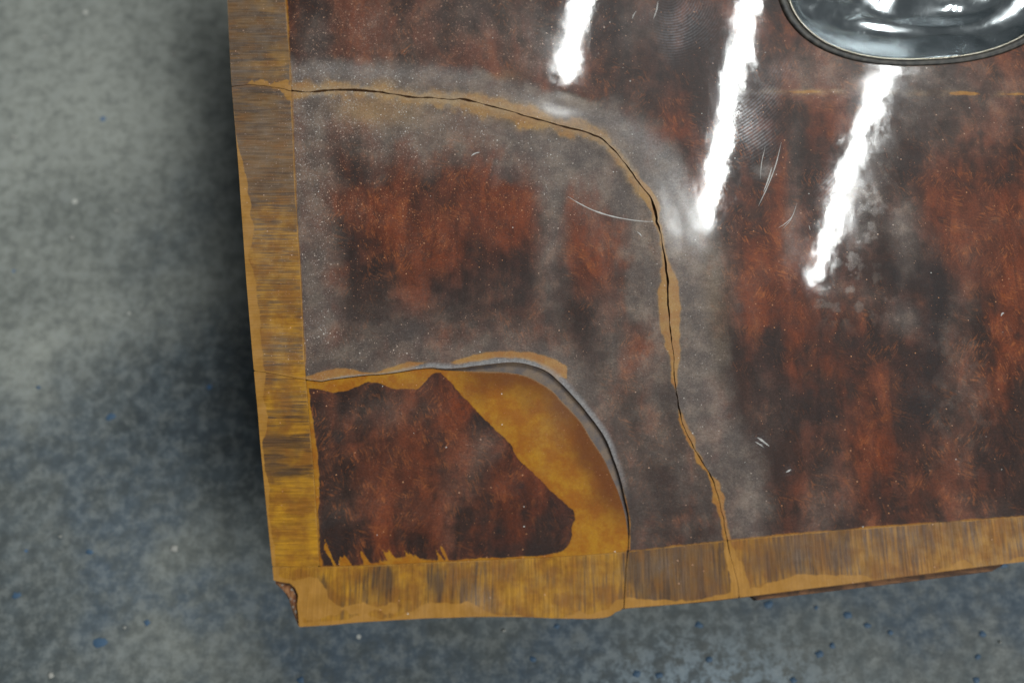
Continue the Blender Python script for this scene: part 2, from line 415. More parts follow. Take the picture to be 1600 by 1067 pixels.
rng = np.random.default_rng(5)
def fleck(name, px, py, r, mat, z):
    c = P(px, py, 0.0)
    k = 9
    a = np.arange(k) / k * 2 * math.pi
    rr = r * (0.65 + 0.6 * rng.random(k))
    ring = np.stack([c[0] + rr * np.cos(a) * 1.2, c[1] + rr * np.sin(a), np.full(k, 0.0002)], -1)
    top = np.stack([c[0] + rr * 0.8 * np.cos(a) * 1.2, c[1] + rr * 0.8 * np.sin(a), np.full(k, z)], -1)
    v = np.vstack([ring, top, [[c[0], c[1], z * 1.15]]])
    f = [(i, (i + 1) % k, k + (i + 1) % k, k + i) for i in range(k)] + [(k + i, k + (i + 1) % k, 2 * k) for i in range(k)]
    link_mesh(name, v, f, mat, floor)
for px, py, r in [(172, 652, 11), (157, 1003, 12), (230, 972, 7), (25, 930, 9), (140, 862, 7), (60, 605, 5), (1201, 944, 9), (1092, 976, 8),
                  (1325, 961, 8), (1355, 977, 7), (1280, 1022, 8), (1275, 949, 5), (1390, 987, 6), (1535, 990, 7), (1527, 1026, 7), (1300, 1008, 6),
                  (995, 1052, 8), (1030, 1054, 8), (1108, 1030, 7), (1240, 1063, 7), (470, 1062, 8), (870, 978, 6), (833, 1030, 8), (1568, 882, 8), (1525, 1062, 7)]:
    fleck('paint_fleck', px, py, r * 0.00024, M_PAINT, 0.0005)
for px, py, r in [(70, 60, 8), (142, 92, 6), (272, 85, 8), (22, 215, 7), (183, 330, 7), (113, 372, 8), (272, 857, 13), (95, 838, 5), (787, 985, 6), (195, 980, 5), (1562, 1003, 4), (80, 1055, 10)]:
    fleck('grit', px, py, r * 0.00015, M_GRIT, 0.0012)

# ------------------------------------------------------------------ the veneered panel: outlines and joints (sheet coordinates)
LEFT = [(330, -420), (343, -200), (355, 0), (362, 130), (375, 300), (390, 500), (403, 650), (412, 750), (428, 906)]
NOTCH = [(440, 909), (453, 911), (461, 918), (466, 930), (464, 945), (466, 960), (467, 979)]
BOTTOM = [(510, 976), (560, 972), (640, 967), (720, 964), (800, 963), (860, 965), (905, 966), (940, 965), (953, 962), (962, 956), (972, 952), (980, 950),
          (1100, 939), (1250, 921), (1400, 902), (1600, 877), (1800, 853), (2100, 820)]
OUT = LEFT + NOTCH + BOTTOM + [(2100, -420)]
JL = [(420, -420), (447, 0), (455, 130), (462, 300), (470, 430), (476, 560), (482, 640), (492, 760), (499, 882), (502, 930)]
JB = [(499, 885), (600, 882), (700, 877), (800, 873), (900, 868), (980, 861), (1100, 848), (1250, 833), (1400, 821), (1600, 806), (1800, 792), (2100, 772)]
CA = [(300, 132), (362, 134), (400, 134), (440, 138), (462, 143), (520, 142), (590, 143), (640, 151), (700, 156), (728, 157), (780, 169), (840, 186), (880, 197),
      (920, 208), (945, 222), (968, 245), (990, 275), (1010, 300), (1020, 318), (1025, 340), (1032, 362), (1038, 395), (1042, 430), (1044, 470),
      (1048, 510), (1052, 550), (1053, 580), (1058, 620), (1064, 650), (1075, 680), (1095, 715), (1112, 745), (1124, 780), (1130, 810),
      (1138, 850), (1148, 890), (1155, 932), (1163, 1010)]
CB = [(300, 570), (400, 580), (430, 584), (470, 592), (500, 596), (520, 593), (560, 588), (600, 585), (640, 579), (670, 575), (700, 577), (740, 573), (790, 567), (820, 569),
      (850, 579), (875, 598), (900, 625), (925, 655), (945, 685), (958, 715), (968, 745), (975, 775), (982, 810), (982, 850), (978, 890), (975, 950), (974, 1020)]
CC = CB[:10] + [(700, 578.5), (760, 580), (800, 582), (830, 590), (860, 608), (880, 628), (905, 655), (925, 686), (943, 715), (957, 745), (968, 772), (977, 803), (981, 830)] + CB[23:]
def jag(pts, amp, seed):
    c = catmull(pts, 7)
    t = np.arange(len(c)) * 1.0
    c[:, 0] += amp * fbm(t, 0 * t, 5.0, 3, seed); c[:, 1] += amp * fbm(t, 0 * t + 50, 5.0, 3, seed + 9)
    return c
cA, cB, cC = jag(CA, 1.7, 3), jag(CB, 0.5, 4), jag(CC, 0.5, 4)
closeL = [(300, 1100)]
polyA = np.vstack([cA, [(1163, 1100)], closeL]); polyB = np.vstack([cB, [(974, 1100)], closeL]); polyC = np.vstack([cC, [(974, 1100)], closeL])
cJL = catmull(JL, 4); cJB = catmull(JB, 4); cOUT = np.vstack([jag(LEFT, 0.5, 8), NOTCH, jag(BOTTOM, 0.5, 10), [(2100, -420)]])
xl = lambda y: np.interp(y, cJL[:, 1], cJL[:, 0])
yb = lambda x: np.interp(x, cJB[:, 0], cJB[:, 1])
# recess of the door pull
CUP = (1438.0, -42.0)
def cup_pt(th, s=1.0):
    c, n = np.cos(th), np.sin(th); e = 2 / 2.35
    u = np.sign(c) * np.abs(c) ** e * (226 + 10 * (c > 0)); v = np.sign(n) * np.abs(n) ** e * 145
    k = math.radians(-2.0)
    return CUP[0] + s * (u * math.cos(k) - v * math.sin(k)), CUP[1] + s * (u * math.sin(k) + v * math.cos(k))
cCUP = np.stack(cup_pt(np.linspace(0, 2 * math.pi, 160, endpoint=False)), -1)

UNIT = 0.00029
PATCH = [(688, 580), (705, 598), (722, 618), (742, 640), (765, 662), (788, 684), (800, 697), (804, 706), (815, 722), (838, 744), (862, 768), (884, 788), (896, 797), (898, 812), (893, 822), (893, 838), (888, 852),
             (876, 861), (850, 867), (800, 870), (740, 872), (690, 876), (660, 874), (640, 868), (600, 876), (560, 884), (520, 889), (504, 884), (499, 850), (497, 800), (500, 760), (497, 715), (491, 670), (485, 630), (482, 606),
             (492, 607), (520, 613), (545, 611), (562, 602), (575, 596), (592, 598), (614, 606), (640, 608), (652, 609), (660, 601), (674, 585)]

def fields(x, y):
    """Everything the sheet knows about itself at x, y."""
    F = {}
    dA, aA = dist_poly(x, y, cA); dB, aB = dist_poly(x, y, cB); dC, _ = dist_poly(x, y, cC)
    F['A'] = np.where(inside_poly(x, y, polyA), -dA, dA); F['B'] = np.where(inside_poly(x, y, polyB), -dB, dB); F['C'] = np.where(inside_poly(x, y, polyC), -dC, dC)
    F['aA'], F['aB'] = aA, aB
    F['out'] = sd_poly(x, y, cOUT)
    F['L'] = x - xl(y); F['Bt'] = yb(x) - y
    F['cup'] = sd_poly(x, y, cCUP)
    F['bond'] = sd_poly(x, y, PATCH)
    return F

def height(x, y, F):
    """Warp of the sheet in metres: gentle bow, edges of the splits curled up, rims rounded over."""
    h = 0.00018 * sstep(36, 0, F['A']) * (F['A'] > 0) * sstep(1400, 700, x)
    h = h + 0.0004 * sstep(26, 0, -F['A']) * (F['A'] <= 0)
    lift = sstep(600, 760, x) * sstep(900, 700, y)
    h = h + (0.0003 + 0.0004 * lift) * sstep(44, 0, F['B']) * (F['B'] > 0)
    h = h - (F['C'] <= 0) * (0.0006 * lift * sstep(-90, 0, F['C']))
    h = h + (F['C'] <= 0) * 0.0010 * sstep(860, 990, y)
    h = h - 0.000014 * blobs(x, y, [(1166, 108, 22, 26, 0, 1.0), (1372, 210, 20, 30, 0, 0.5), (884, 60, 20, 26, 0, 0.5)])
    h = h - 0.00008 * sstep(16, 0, F['cup'])
    h = h + (F['C'] <= 0) * 0.00007 * sstep(-1.5, 2.0, F['bond'])
    g = np.minimum(np.abs(F['L']), np.abs(F['Bt']))
    h = h - 0.00006 * sstep(2.5, 0, g)
    h = h + 0.00002 * fbm(x, y, 130, 1, 77) * sstep(1250, 900, x + 0.4 * (400 - y))
    return h

def wear(x, y, F, band):
    A, B, C, L, Bt = F['A'], F['B'], F['C'], F['L'], F['Bt']
    n1 = fbm(x, y, 120, 5, 51); n2 = fbm(x, y, 40, 4, 61); n3 = fbm(x, y, 14, 3, 71)
    nv = fbm(x * 2.2, y * 0.7, 110, 4, 81)                    # vertical figure of the burr
    nu = fbm(x * 1.0, y * 0.28, 34, 4, 141)
    one = np.ones_like(x)
    # ---------- amber where the lacquer has let go (signed, 0.5 = edge)
    def lens(d, along, rows, side):
        w = np.interp(along, [r[0] for r in rows], [r[side] for r in rows])
        return w - d
    # distance along crack A at given places
    def at_along(curve, px, py):
        _, a = dist_poly(np.array([px], float), np.array([py], float), curve); return a[0]
    rowsA = [(at_along(cA, *p), o, i) for p, o, i in [((362, 134), 0, 0), ((440, 138), 12, 3), ((520, 142), 12, 5), ((600, 144), 9, 4), ((680, 155), 11, 12), ((740, 160), 12, 16), ((800, 175), 14, 16),
             ((850, 189), 12, 12), ((900, 202), 16, 10), ((925, 211), 14, 8), ((950, 226), 4, 7), ((985, 268), 2, 7), ((1005, 294), 7, 12), ((1020, 318), 8, 9), ((1028, 350), 3, 3), ((1036, 385), 2, 1), ((1041, 412), 8, 7),
             ((1043, 450), 16, 14), ((1045, 485), 18, 16), ((1049, 520), 14, 13), ((1052, 560), 11, 6), ((1054, 590), 4, 4), ((1059, 625), 0, 0), ((1066, 655), 5, 5), ((1078, 685), 8, 5), ((1088, 703), 2, 2),
             ((1098, 720), 0, 9), ((1108, 737), 0, 4), ((1116, 757), 8, 6), ((1124, 780), 8, 9), ((1130, 810), 3, 4), ((1140, 855), 5, 5), ((1147, 885), 14, 10), ((1156, 935), 18, 12)]]
    am = np.where(A > 0, lens(A, F['aA'], rowsA, 1), lens(-A, F['aA'], rowsA, 2)) * 0.9 + (2.0 + 3.0 * sstep(1000, 900, x)) * n3 + 5.0 * n2 * sstep(1000, 900, x)
    am = np.where((x < 1000) & (not band), np.minimum(am * 0.30 + 0.2, 0.35 + 0.5 * n2), am)
    rowsB = [(at_along(cB, *p), o) for p, o in [((470, 592), 2), ((500, 596), 14), ((540, 590), 16), ((562, 588), 8), ((585, 586), 2), ((610, 584), 10), ((640, 579), 14), ((668, 575), 9), ((690, 577), 5), ((715, 576), 14),
             ((760, 571), 19), ((810, 568), 17), ((845, 576), 22), ((868, 592), 26), ((880, 602), 10), ((900, 625), 2), ((930, 662), 4), ((955, 708), 6), ((972, 765), 6), ((980, 800), 1), ((975, 950), 0)]]
    wB = np.interp(F['aB'], [r[0] for r in rowsB], [r[1] for r in rowsB])
    am = np.maximum(am, np.where(B > 0, wB - B + 1.5 * n3, -50))
    lip_glint = np.where((B > 0) & (B < 12), sstep(1.0, 0.3, (B + 2 * n2) / (4 + 8 * sstep(560, 740, x))) * sstep(470, 520, x) * sstep(800, 680, y), 0)  # bluish-white highlight of the curled-up lip, painted into bloom and pale tint
    am = am - 20 * lip_glint * (B > 0) * sstep(560, 720, x)
    bonded = F['bond']
    am = np.where((C < 1.5) & (not band), np.maximum(am, bonded + 1.2 * n3), am)
    # feathered lower edge of the bonded corner
    fe = fbm(x * 0.9 - y * 0.5, (x * 0.5 + y * 0.9) * 0.10, 9, 3, 91)
    am = np.where((C < 0) & (y > 800) & (x < 700) & (x > 506), am + (0 if band else 1) * 34 * np.clip(fe - 0.02, 0, 1) * sstep(62, 6, -bonded) * sstep(815, 860, y), am)
    am = np.where((C < 0) & (y > 800) & (x < 700) & (not band), am * 0.45, am)
    # ---------- bloom
    top = sstep(1050, 900, x)
    wo = 52 * top + 80 * (1 - top)
    ho = (1 - sstep(0.55 * wo, 1.15 * wo, A + 14 * n2 + 8 * n1)) * (0.92 - 0.3 * sstep(560, 800, y) - 0.35 * sstep(800, 900, y))
    wi = 66 * top * sstep(420, 520, x + 60) + 46
    hi = (1 - sstep(0.45 * wi, 1.25 * wi, -A + 22 * n2 + 22 * nv)) * (0.85 - 0.45 * sstep(480, 680, y))
    H = np.where(A > 0, ho, hi)
    mid = (A <= 0) & (B > 0)
    H = np.where(mid, np.maximum(H, 0.72 * sstep(85, 35, L + 16 * n2) * sstep(640, 480, y)), H)
    H = np.where(mid, np.maximum(H, (0.62 - 0.30 * sstep(860, 960, x)) * sstep(95, 15, B + 24 * n2)), H)
    H += blobs(x, y, [(862, 320, 24, 110, 0, 0.62), (862, 450, 26, 80, 0, 0.45), (700, 480, 120, 60, 0, 0.22), (560, 520, 90, 50, 0, 0.30), (650, 225, 26, 40, 0, 0.35), (775, 270, 10, 22, 0, 0.3),
                      (930, 590, 70, 60, 0, 0.30), (1010, 700, 50, 80, 0, 0.10), (960, 500, 40, 60, 0, 0.35), (1055, 760, 40, 70, 0, 0.12),
                      (600, 640, 70, 30, 0, 0.32), (740, 720, 26, 70, 10, 0.28), (525, 820, 40, 50, 0, 0.22), (700, 800, 20, 80, 0, 0.18), (770, 700, 20, 24, 0, 0.3),
                      (1300, 110, 120, 46, 0, 0.42), (1480, 130, 150, 40, 0, 0.45), (1350, 310, 40, 90, 8, 0.62), (1240, 300, 14, 140, 3, 0.42), (1195, 266, 17, 14, 0, 0.8), (1415, 365, 26, 56, 0, 1.0), (1410, 500, 26, 26, 0, 0.85),
                      (1330, 460, 60, 30, 0, 0.35), (1500, 540, 30, 100, 0, 0.30), (1490, 660, 50, 70, 0, 0.2), (1180, 770, 22, 70, 8, 0.38), (1275, 800, 24, 60, 5, 0.42), (1310, 770, 30, 80, 0, 0.25), (1205, 640, 50, 60, 0, 0.25),
                      (1440, 200, 110, 60, 0, 0.35), (1580, 180, 60, 50, 0, 0.2), (650, 50, 130, 70, 0, 0.30), (850, 60, 60, 60, 0, 0.42), (760, 20, 70, 40, 0, 0.3), (490, 60, 26, 60, 0, 0.45), (1000, 60, 50, 90, 0, 0.30),
                      (1550, 800, 80, 24, -4, 0.3), (1130, 460, 30, 90, 0, 0.3), (1060, 330, 40, 60, -30, 0.1)]) * (0.85 + 0.30 * n2 + 0.1 * n3) * (1 - 0.28 * sstep(1150, 1250, x) * sstep(400, 520, y))
    H += 0.06 + 0.05 * nu + 0.10 * n1 + 0.06 * n2 + 0.02 * n3 + 0.10 * np.clip(nv, -0.5, 1) * (A > 0)
    H = np.where(A > 90, H - 0.05, H)
    H = np.where(C < 0, H * 0.75 - 0.02 + 0.08 * n1, H)
    flakes = sstep(0.15, 0.45, fbm(x, y, 15, 4, 101)) * blobs(x, y, [(1335, 350, 60, 110, 8, 1.0), (1500, 600, 60, 160, 0, 0.35), (1330, 470, 70, 40, 0, 0.8)])
    H += 0.5 * flakes
    H += 0.6 * lip_glint
    H += 0.30 * sstep(16, 2, np.abs(A)) * sstep(1040, 960, x)
    H = np.clip(H, 0, 1)
    # ---------- red figure / dark figure
    R = 0.26 + 0.26 * n1 + 0.22 * n2 + 0.16 * nv + 0.14 * n3 + 0.22 * nu + blobs(x, y, [
        (610, 285, 50, 70, 0, 0.35), (600, 350, 80, 50, 20, 0.35), (650, 390, 70, 55, 0, 0.40), (740, 300, 44, 60, 0, 0.45), (810, 290, 45, 60, 0, 0.4), (800, 350, 40, 50, 0, 0.6), (650, 450, 40, 40, 0, 0.3), (690, 400, 30, 20, -30, 0.3),
        (910, 295, 28, 34, 0, 0.6), (905, 345, 26, 34, 0, 0.4), (925, 400, 48, 55, 0, 0.65), (895, 400, 22, 26, 0, 0.4), (990, 562, 26, 22, 0, 0.7), (740, 420, 40, 50, 0, 0.15), (1190, 400, 40, 60, 0, 0.3), (1200, 460, 60, 50, 0, 0.35),
        (715, 640, 26, 24, 0, 0.55), (820, 760, 70, 90, 20, 0.30), (700, 700, 60, 60, 0, 0.2), (660, 810, 90, 60, 0, 0.22), (600, 740, 60, 50, 0, 0.1), (820, 840, 60, 40, 0, 0.05),
        (1210, 480, 60, 40, 0, 0.35), (1260, 560, 60, 70, 0, 0.25), (1320, 430, 40, 70, 0, 0.15), (1350, 720, 34, 80, 0, 0.40), (1385, 700, 16, 70, 0, 0.35), (1300, 560, 40, 70, 0, 0.1), (1490, 330, 70, 100, 0, 0.35), (1590, 420, 40, 160, 0, 0.4), (1560, 560, 40, 100, 0, 0.2),
        (1290, 200, 40, 60, 0, 0.3), (1230, 280, 30, 60, 0, 0.2), (1200, 330, 30, 60, 10, 0.25), (1270, 420, 30, 60, 0, 0.1), (560, 40, 60, 50, 0, 0.25), (740, 70, 40, 50, 0, 0.2), (1010, 90, 30, 40, 0, 0.35), (1155, 60, 12, 80, 0, 0.4), (1060, 200, 50, 40, 0, 0.25)])
    D = 0.0 - 0.12 * nu + 0.16 * np.clip(-n1, -0.3, 1) + 0.14 * np.clip(nv, 0, 1) + blobs(x, y, [
        (545, 400, 34, 90, 0, 0.45), (560, 270, 16, 26, 0, 0.5), (600, 520, 60, 30, 0, 0.2), (640, 500, 30, 20, 0, 0.4), (700, 470, 24, 30, 0, 0.4), (800, 440, 36, 36, 0, 0.4), (820, 470, 26, 26, -30, 0.4), (528, 683, 11, 10, 0, 0.9), (682, 683, 14, 12, 0, 0.5), (808, 764, 14, 12, 0, 0.55), (815, 758, 5, 5, 0, 0.4),
        (515, 815, 26, 9, -20, 0.6), (530, 850, 40, 26, 0, 0.35), (790, 860, 90, 18, 0, 0.25), (880, 805, 20, 40, 0, 0.45), (850, 780, 20, 20, 0, 0.3), (740, 660, 20, 20, 0, 0.4), (560, 640, 50, 30, 0, 0.2),
        (980, 30, 60, 50, 0, 0.65), (1030, 110, 50, 50, 0, 0.5), (1090, 60, 40, 60, 0, 0.4), (1000, 180, 30, 30, 20, 0.5), (960, 150, 30, 30, 0, 0.3), (1440, 580, 50, 110, 0, 0.75), (1420, 430, 30, 26, 0, 0.55), (1470, 480, 20, 90, 0, 0.45), (1425, 255, 26, 30, 0, 0.6), (1455, 420, 22, 60, 0, 0.4), (1155, 480, 9, 9, 0, 0.8), (1240, 505, 16, 14, 0, 0.5), (1335, 540, 22, 30, 0, 0.55), (1250, 610, 22, 20, 0, 0.4),
        (1300, 650, 70, 24, 0, 0.35), (1430, 640, 60, 40, 0, 0.4), (1540, 720, 60, 50, 0, 0.3), (1290, 810, 50, 30, 0, 0.4), (1080, 640, 24, 40, 0, 0.45), (1060, 780, 60, 50, 0, 0.35), (1190, 560, 30, 40, 0, 0.2), (600, 80, 20, 40, 0, 0.3), (500, 30, 30, 60, 0, 0.35), (690, 90, 40, 30, 0, 0.2), (1395, 430, 16, 20, 0, 0.4)]) + 0.1 * n3
    # shade next to the open split, painted as a darker rim of the amber
    rim = np.where(C < 0, sstep(-60, -4, C + 12 * n2) * sstep(690, 760, x) * sstep(850, 780, y), 0)
    D = np.where(am > 0, 0.9 * rim + 0.18 * np.clip(n1, 0, 1) + 0.5 * blobs(x, y, [(905, 700, 34, 40, 30, 0.6), (930, 760, 26, 50, 0, 0.5)]), D)
    # ---------- bloom hue
    W = np.clip(0.10 + 0.25 * n1 + (A < 0) * 0.08 + 0.35 * sstep(-3, 1, am), 0, 1) * (0.3 + 0.7 * sstep(-3, 1, am))
    W = np.clip(W + blobs(x, y, [(600, 175, 60, 22, 0, 0.6), (560, 170, 40, 20, 0, 0.4), (820, 180, 60, 20, 12, 0.5), (900, 150, 30, 16, 0, 0.3), (600, 130, 20, 8, 0, 0.5), (790, 118, 26, 8, 0, 0.5), (1120, 420, 24, 70, 0, 0.35), (1130, 520, 20, 60, 0, 0.3)])
                + 0.45 * sstep(-2, 1, am) - 0.7 * lip_glint, 0, 0.9)
    # ---------- dust, grease, figure
    dust = 0.07 + 0.55 * blobs(x, y, [(560, 100, 200, 160, 0, 0.9), (520, 230, 110, 160, 0, 1.0), (480, 300, 40, 300, 0, 0.8), (700, 280, 160, 140, 0, 0.55), (720, 40, 200, 80, 0, 0.7), (480, 540, 60, 60, 0, 0.7), (640, 540, 100, 40, 0, 0.4), (900, 60, 90, 80, 0, 0.4), (830, 300, 90, 90, 0, 0.3)]) * (0.8 + 0.6 * n2)
    finger = blobs(x, y, [(1068, 28, 44, 40, 20, 0.95), (1050, 70, 26, 26, 0, 0.5), (1180, 215, 26, 44, -10, 1.0), (1200, 150, 20, 24, 0, 0.55), (1225, 110, 26, 18, 0, 0.4), (1165, 200, 70, 50, 0, 0.2), (1300, 290, 20, 26, 0, 0.5), (1188, 690, 12, 9, 40, 0.7), (1232, 735, 8, 6, -30, 0.6)]) * (0.85 + 0.5 * n2)
    fig = np.clip(0.55 + 0.6 * n1 - 0.3 * H + blobs(x, y, [(600, 350, 90, 60, 0, 0.5), (740, 300, 60, 70, 0, 0.4), (930, 400, 50, 60, 0, 0.5), (800, 520, 30, 20, 0, 0.7), (1200, 400, 60, 60, 0, 0.5), (990, 562, 24, 22, 0, 0.6), (560, 850, 60, 30, 0, 0.5)]), 0, 1)
    if band:
        left = (L < 0) & (y < yb(np.maximum(x, 499)))
        # bloom fades down the left band; the lower right band is only lightly bloomed
        H = np.where(left, np.clip(0.42 - 0.25 * sstep(250, 520, y) - 0.12 * sstep(560, 680, y), 0.03, 1) + 0.15 * n2 + 0.25 * blobs(x, y, [(410, 215, 60, 40, 0, 0.8), (400, 400, 30, 40, 0, 0.5), (425, 540, 26, 40, 0, 0.9)]),
                     0.12 + 0.12 * n2 + 0.28 * sstep(1180, 1450, x) + blobs(x, y, [(1055, 880, 75, 40, 0, 0.15), (540, 955, 60, 24, 0, 0.35), (760, 940, 30, 20, 0, 0.3), (1250, 870, 20, 30, 0, 0.2)]))
        H = np.clip(H, 0, 1)
        R = np.where(left, 0.2 + 0.3 * n1, 0.25 + 0.25 * n1 + 0.25 * sstep(980, 1100, x))
        D = np.where(left, 0.55 + 0.7 * n1 - 0.25 * sstep(560, 720, y) + 0.75 * sstep(420, 120, y) + blobs(x, y, [(430, 250, 50, 14, 0, 0.6), (430, 690, 40, 10, 0, 0.6), (435, 735, 40, 8, 0, 0.5), (430, 645, 40, 8, 0, 0.3)]),
                     0.22 + 0.5 * n1 + 0.4 * sstep(980, 1000, x) + blobs(x, y, [(1050, 885, 90, 60, 0, 1.0), (760, 905, 120, 40, 0, 0.35), (600, 900, 16, 24, 0, 0.8), (505, 915, 20, 30, 0, 0.6), (680, 910, 16, 40, 0, 0.6), (1250, 870, 60, 50, 0, 0.45), (1330, 860, 40, 40, 0, 0.3)]))
        W = np.clip(0.12 + 0.3 * n1 + 0.4 * (am > 0), 0, 0.8)
        fig = np.where(left, 0.65 + 0.6 * n2 + 0.3 * n1 - 0.15 * sstep(560, 720, y), 0.5 + 0.4 * n1 + 0.5 * n2 + 0.2 * sstep(980, 1000, x) + blobs(x, y, [(1050, 885, 90, 60, 0, 0.6)]))
        near = sstep(620, 780, y) * sstep(720, 520, x)
        H = H * (1 - 0.8 * near); fig = fig * (1 - 0.45 * near); R = R * (1 - 0.7 * near)
        # pale let-go blisters along the outer left rim, along the whole bottom rim, bare stretches near the corner
        rimw = 10 + 12 * fbm(y, 0 * y, 90, 3, 121) + 4 * n2
        am = np.maximum(am, np.where(left, rimw * sstep(200, 300, y) + F['out'], -50))
        am = np.maximum(am, np.where(~left, 9 + 6 * n2 + 14 * fbm(x, 0 * x, 80, 3, 131) + F['out'], -50))
        am = np.maximum(am, 18 - np.sqrt(((x - 480) / 1.5) ** 2 + ((y - 930) / 1.6) ** 2) + 6 * n2)
        am = np.maximum(am, np.where(~left & (x < 620) & (x > 470), -np.abs(y - 950) + 14 + 12 * n2, -50) - 8)
        dust = dust * 0.5
        finger = finger * 0
        am = np.maximum(am, 1.0 + 1.2 * n2 - np.abs(np.where(left, L, Bt)))
    else:
        am = np.maximum(am, 0.8 - np.minimum(np.abs(L), np.abs(Bt)) + 1.6 * n2)
        # faded pencil-thin inlay line that runs below the door pull
        ln = np.abs(y - (143 + 0.012 * (x - 1200)) - 1.5 * n3)
        am = np.maximum(am, np.where(x > 1160, 4.5 * blobs(x, y, [(1510, 147, 30, 14, 0, 1.0), (1590, 148, 30, 14, 0, 0.6), (1255, 142, 34, 12, 0, 0.4)]) - ln - 1.0 + 2 * n2, -50))
        soft = sstep(8, 1, ln) * (x > 1150) * np.clip(0.55 + 0.9 * n2, 0, 1)
        W = np.clip(W + 0.7 * soft, 0, 0.9)
        H = np.clip(H + 0.25 * soft, 0, 1)
        edge = np.where(C < 0, sstep(-2.6, -0.8, C) * sstep(700, 760, x) * sstep(960, 920, x), 0)  # thin highlight along the corner piece's edge, painted in as pale bloom
        H = np.clip(H + 1.3 * edge, 0, 1); W = np.clip(W + 0.5 * edge, 0, 0.9)
    a01 = np.clip(0.5 + am / 24.0, 0, 1)
    c4 = lambda *q: np.stack([np.clip(v * one, 0, 1) for v in q], -1)
    PL = 0.75 * lip_glint + 0.45 * sstep(11, 1, np.abs(A) + 3 * n2) * sstep(1060, 980, x) * (0.7 + 0.6 * n1) * (0.4 if band else 1.0)
    PL = PL + 0.42 * blobs(x, y, [(1075, 330, 24, 90, -25, 1.0), (1000, 215, 60, 20, 35, 0.7), (560, 112, 70, 14, 3, 0.8), (700, 118, 70, 14, 4, 0.6), (1120, 420, 12, 40, 0, 0.5)]) * (0.9 + 0.5 * n2) * (0.0 if band else 1.0)
    return c4(a01, H, R, D), c4(dust, finger, W, fig), c4(PL, 0, 0, 1)

# ---- sheet grid, clipped into pieces
gx = axis(345, 1620, 2.2, 325, 2100, 26); gy = axis(-6, 990, 2.2, -425, 1000, 22)
X, Y = np.meshgrid(gx, gy); NX, NY = len(gx), len(gy)
GX, GY = X.ravel(), Y.ravel()
GF = fields(GX, GY)
ii = (np.arange(NY - 1)[:, None] * NX + np.arange(NX - 1)[None, :]).ravel()
flip = ((ii // NX + ii % NX) % 2).astype(bool)
t1 = np.where(flip[:, None], np.stack([ii, ii + NX, ii + 1], -1), np.stack([ii, ii + NX, ii + NX + 1], -1))
t2 = np.where(flip[:, None], np.stack([ii + 1, ii + NX, ii + NX + 1], -1), np.stack([ii, ii + NX + 1, ii + 1], -1))
TRI = np.vstack([t1, t2])

def clip(phi):
    """Part of the sheet grid with phi < 0: x, y, triangles."""
    ins = phi < 0
    k = ins[TRI].sum(1)
    keep = TRI[k == 3].tolist()
    xs, ys, cut = [], [], {}
    base = len(GX)
    def on_edge(a, b):
        key = (a, b) if a < b else (b, a)
        if key not in cut:
            t = phi[a] / (phi[a] - phi[b]); t = min(max(t, 0.02), 0.98)
            cut[key] = base + len(xs); xs.append(GX[a] + t * (GX[b] - GX[a])); ys.append(GY[a] + t * (GY[b] - GY[a]))
        return cut[key]
    for tri in TRI[(k == 1) | (k == 2)].tolist():
        poly = []
        for q in range(3):
            a, b = tri[q], tri[(q + 1) % 3]
            if ins[a]: poly.append(a)
            if ins[a] != ins[b]: poly.append(on_edge(a, b))
        for q in range(1, len(poly) - 1): keep.append([poly[0], poly[q], poly[q + 1]])
    T = np.array(keep)
    ax = np.concatenate([GX, xs]); ay = np.concatenate([GY, ys])
    used, inv = np.unique(T, return_inverse=True)
    return ax[used], ay[used], inv.reshape(T.shape)

def boundary(T):
    e = np.vstack([T[:, [0, 1]], T[:, [1, 2]], T[:, [2, 0]]])
    key = np.sort(e, 1); key = key[:, 0].astype(np.int64) * 10000000 + key[:, 1]
    _, first, cnt = np.unique(key, return_index=True, return_counts=True)
    return e[first[cnt == 1]]

THICK = 0.0011
def piece(name, phi, parent, mat, band=None, label=None, thick=THICK, zoff=0.0, hfun=None):
    x, y, T = clip(phi)
    F = fields(x, y)
    h = (height(x, y, F) if hfun is None else hfun(x, y, F)) + zoff
    top = P(x, y, ZP + h)
    E = boundary(T)
    n = len(x)
    bi = np.unique(E); pos = {v: i for i, v in enumerate(bi.tolist())}
    nb = len(bi)
    low = P(x[bi], y[bi], ZP + h[bi]); low[:, 2] -= thick
    V = np.vstack([top, top[bi], low])
    walls = [(n + pos[b], n + pos[a], n + nb + pos[a], n + nb + pos[b]) for a, b in E.tolist()]
    idx = np.concatenate([np.arange(n), bi, bi])
    flat = P(x, y, ZP)
    uv = np.stack([flat[:, 0] / UNIT + 800, -flat[:, 1] / UNIT + 533, 0 * x], -1)[idx]
    at = {'panel_uv': uv}
    if band is not None:
        a, b, c = wear(x, y, F, band)
        at['wear_a'] = a[idx]; at['wear_b'] = b[idx]; at['wear_glint'] = c[idx]
        if band:
            left = ((F['L'] < 0) & (y < yb(np.maximum(x, 499))))[idx]
            at['grain_uv'] = np.where(left[:, None], uv, np.stack([uv[:, 1], uv[:, 0] + 4000, uv[:, 2]], -1))
    o = link_mesh(name, V, T.tolist() + walls, mat, parent, at)
    o.data.materials.append(M_EDGE)
    mi = np.zeros(len(T) + len(walls), np.int32); mi[len(T):] = 1
    o.data.polygons.foreach_set('material_index', mi)
    if label: o['label'] = label
    return o

root = empty('veneered_panel', (float(P(1000, 450, 0)[0]), float(P(1000, 450, 0)[1]), 0.0))
root['label'] = 'cracked burr walnut door panel with amber crossband edging above the concrete floor'
root['category'] = 'wood panel'

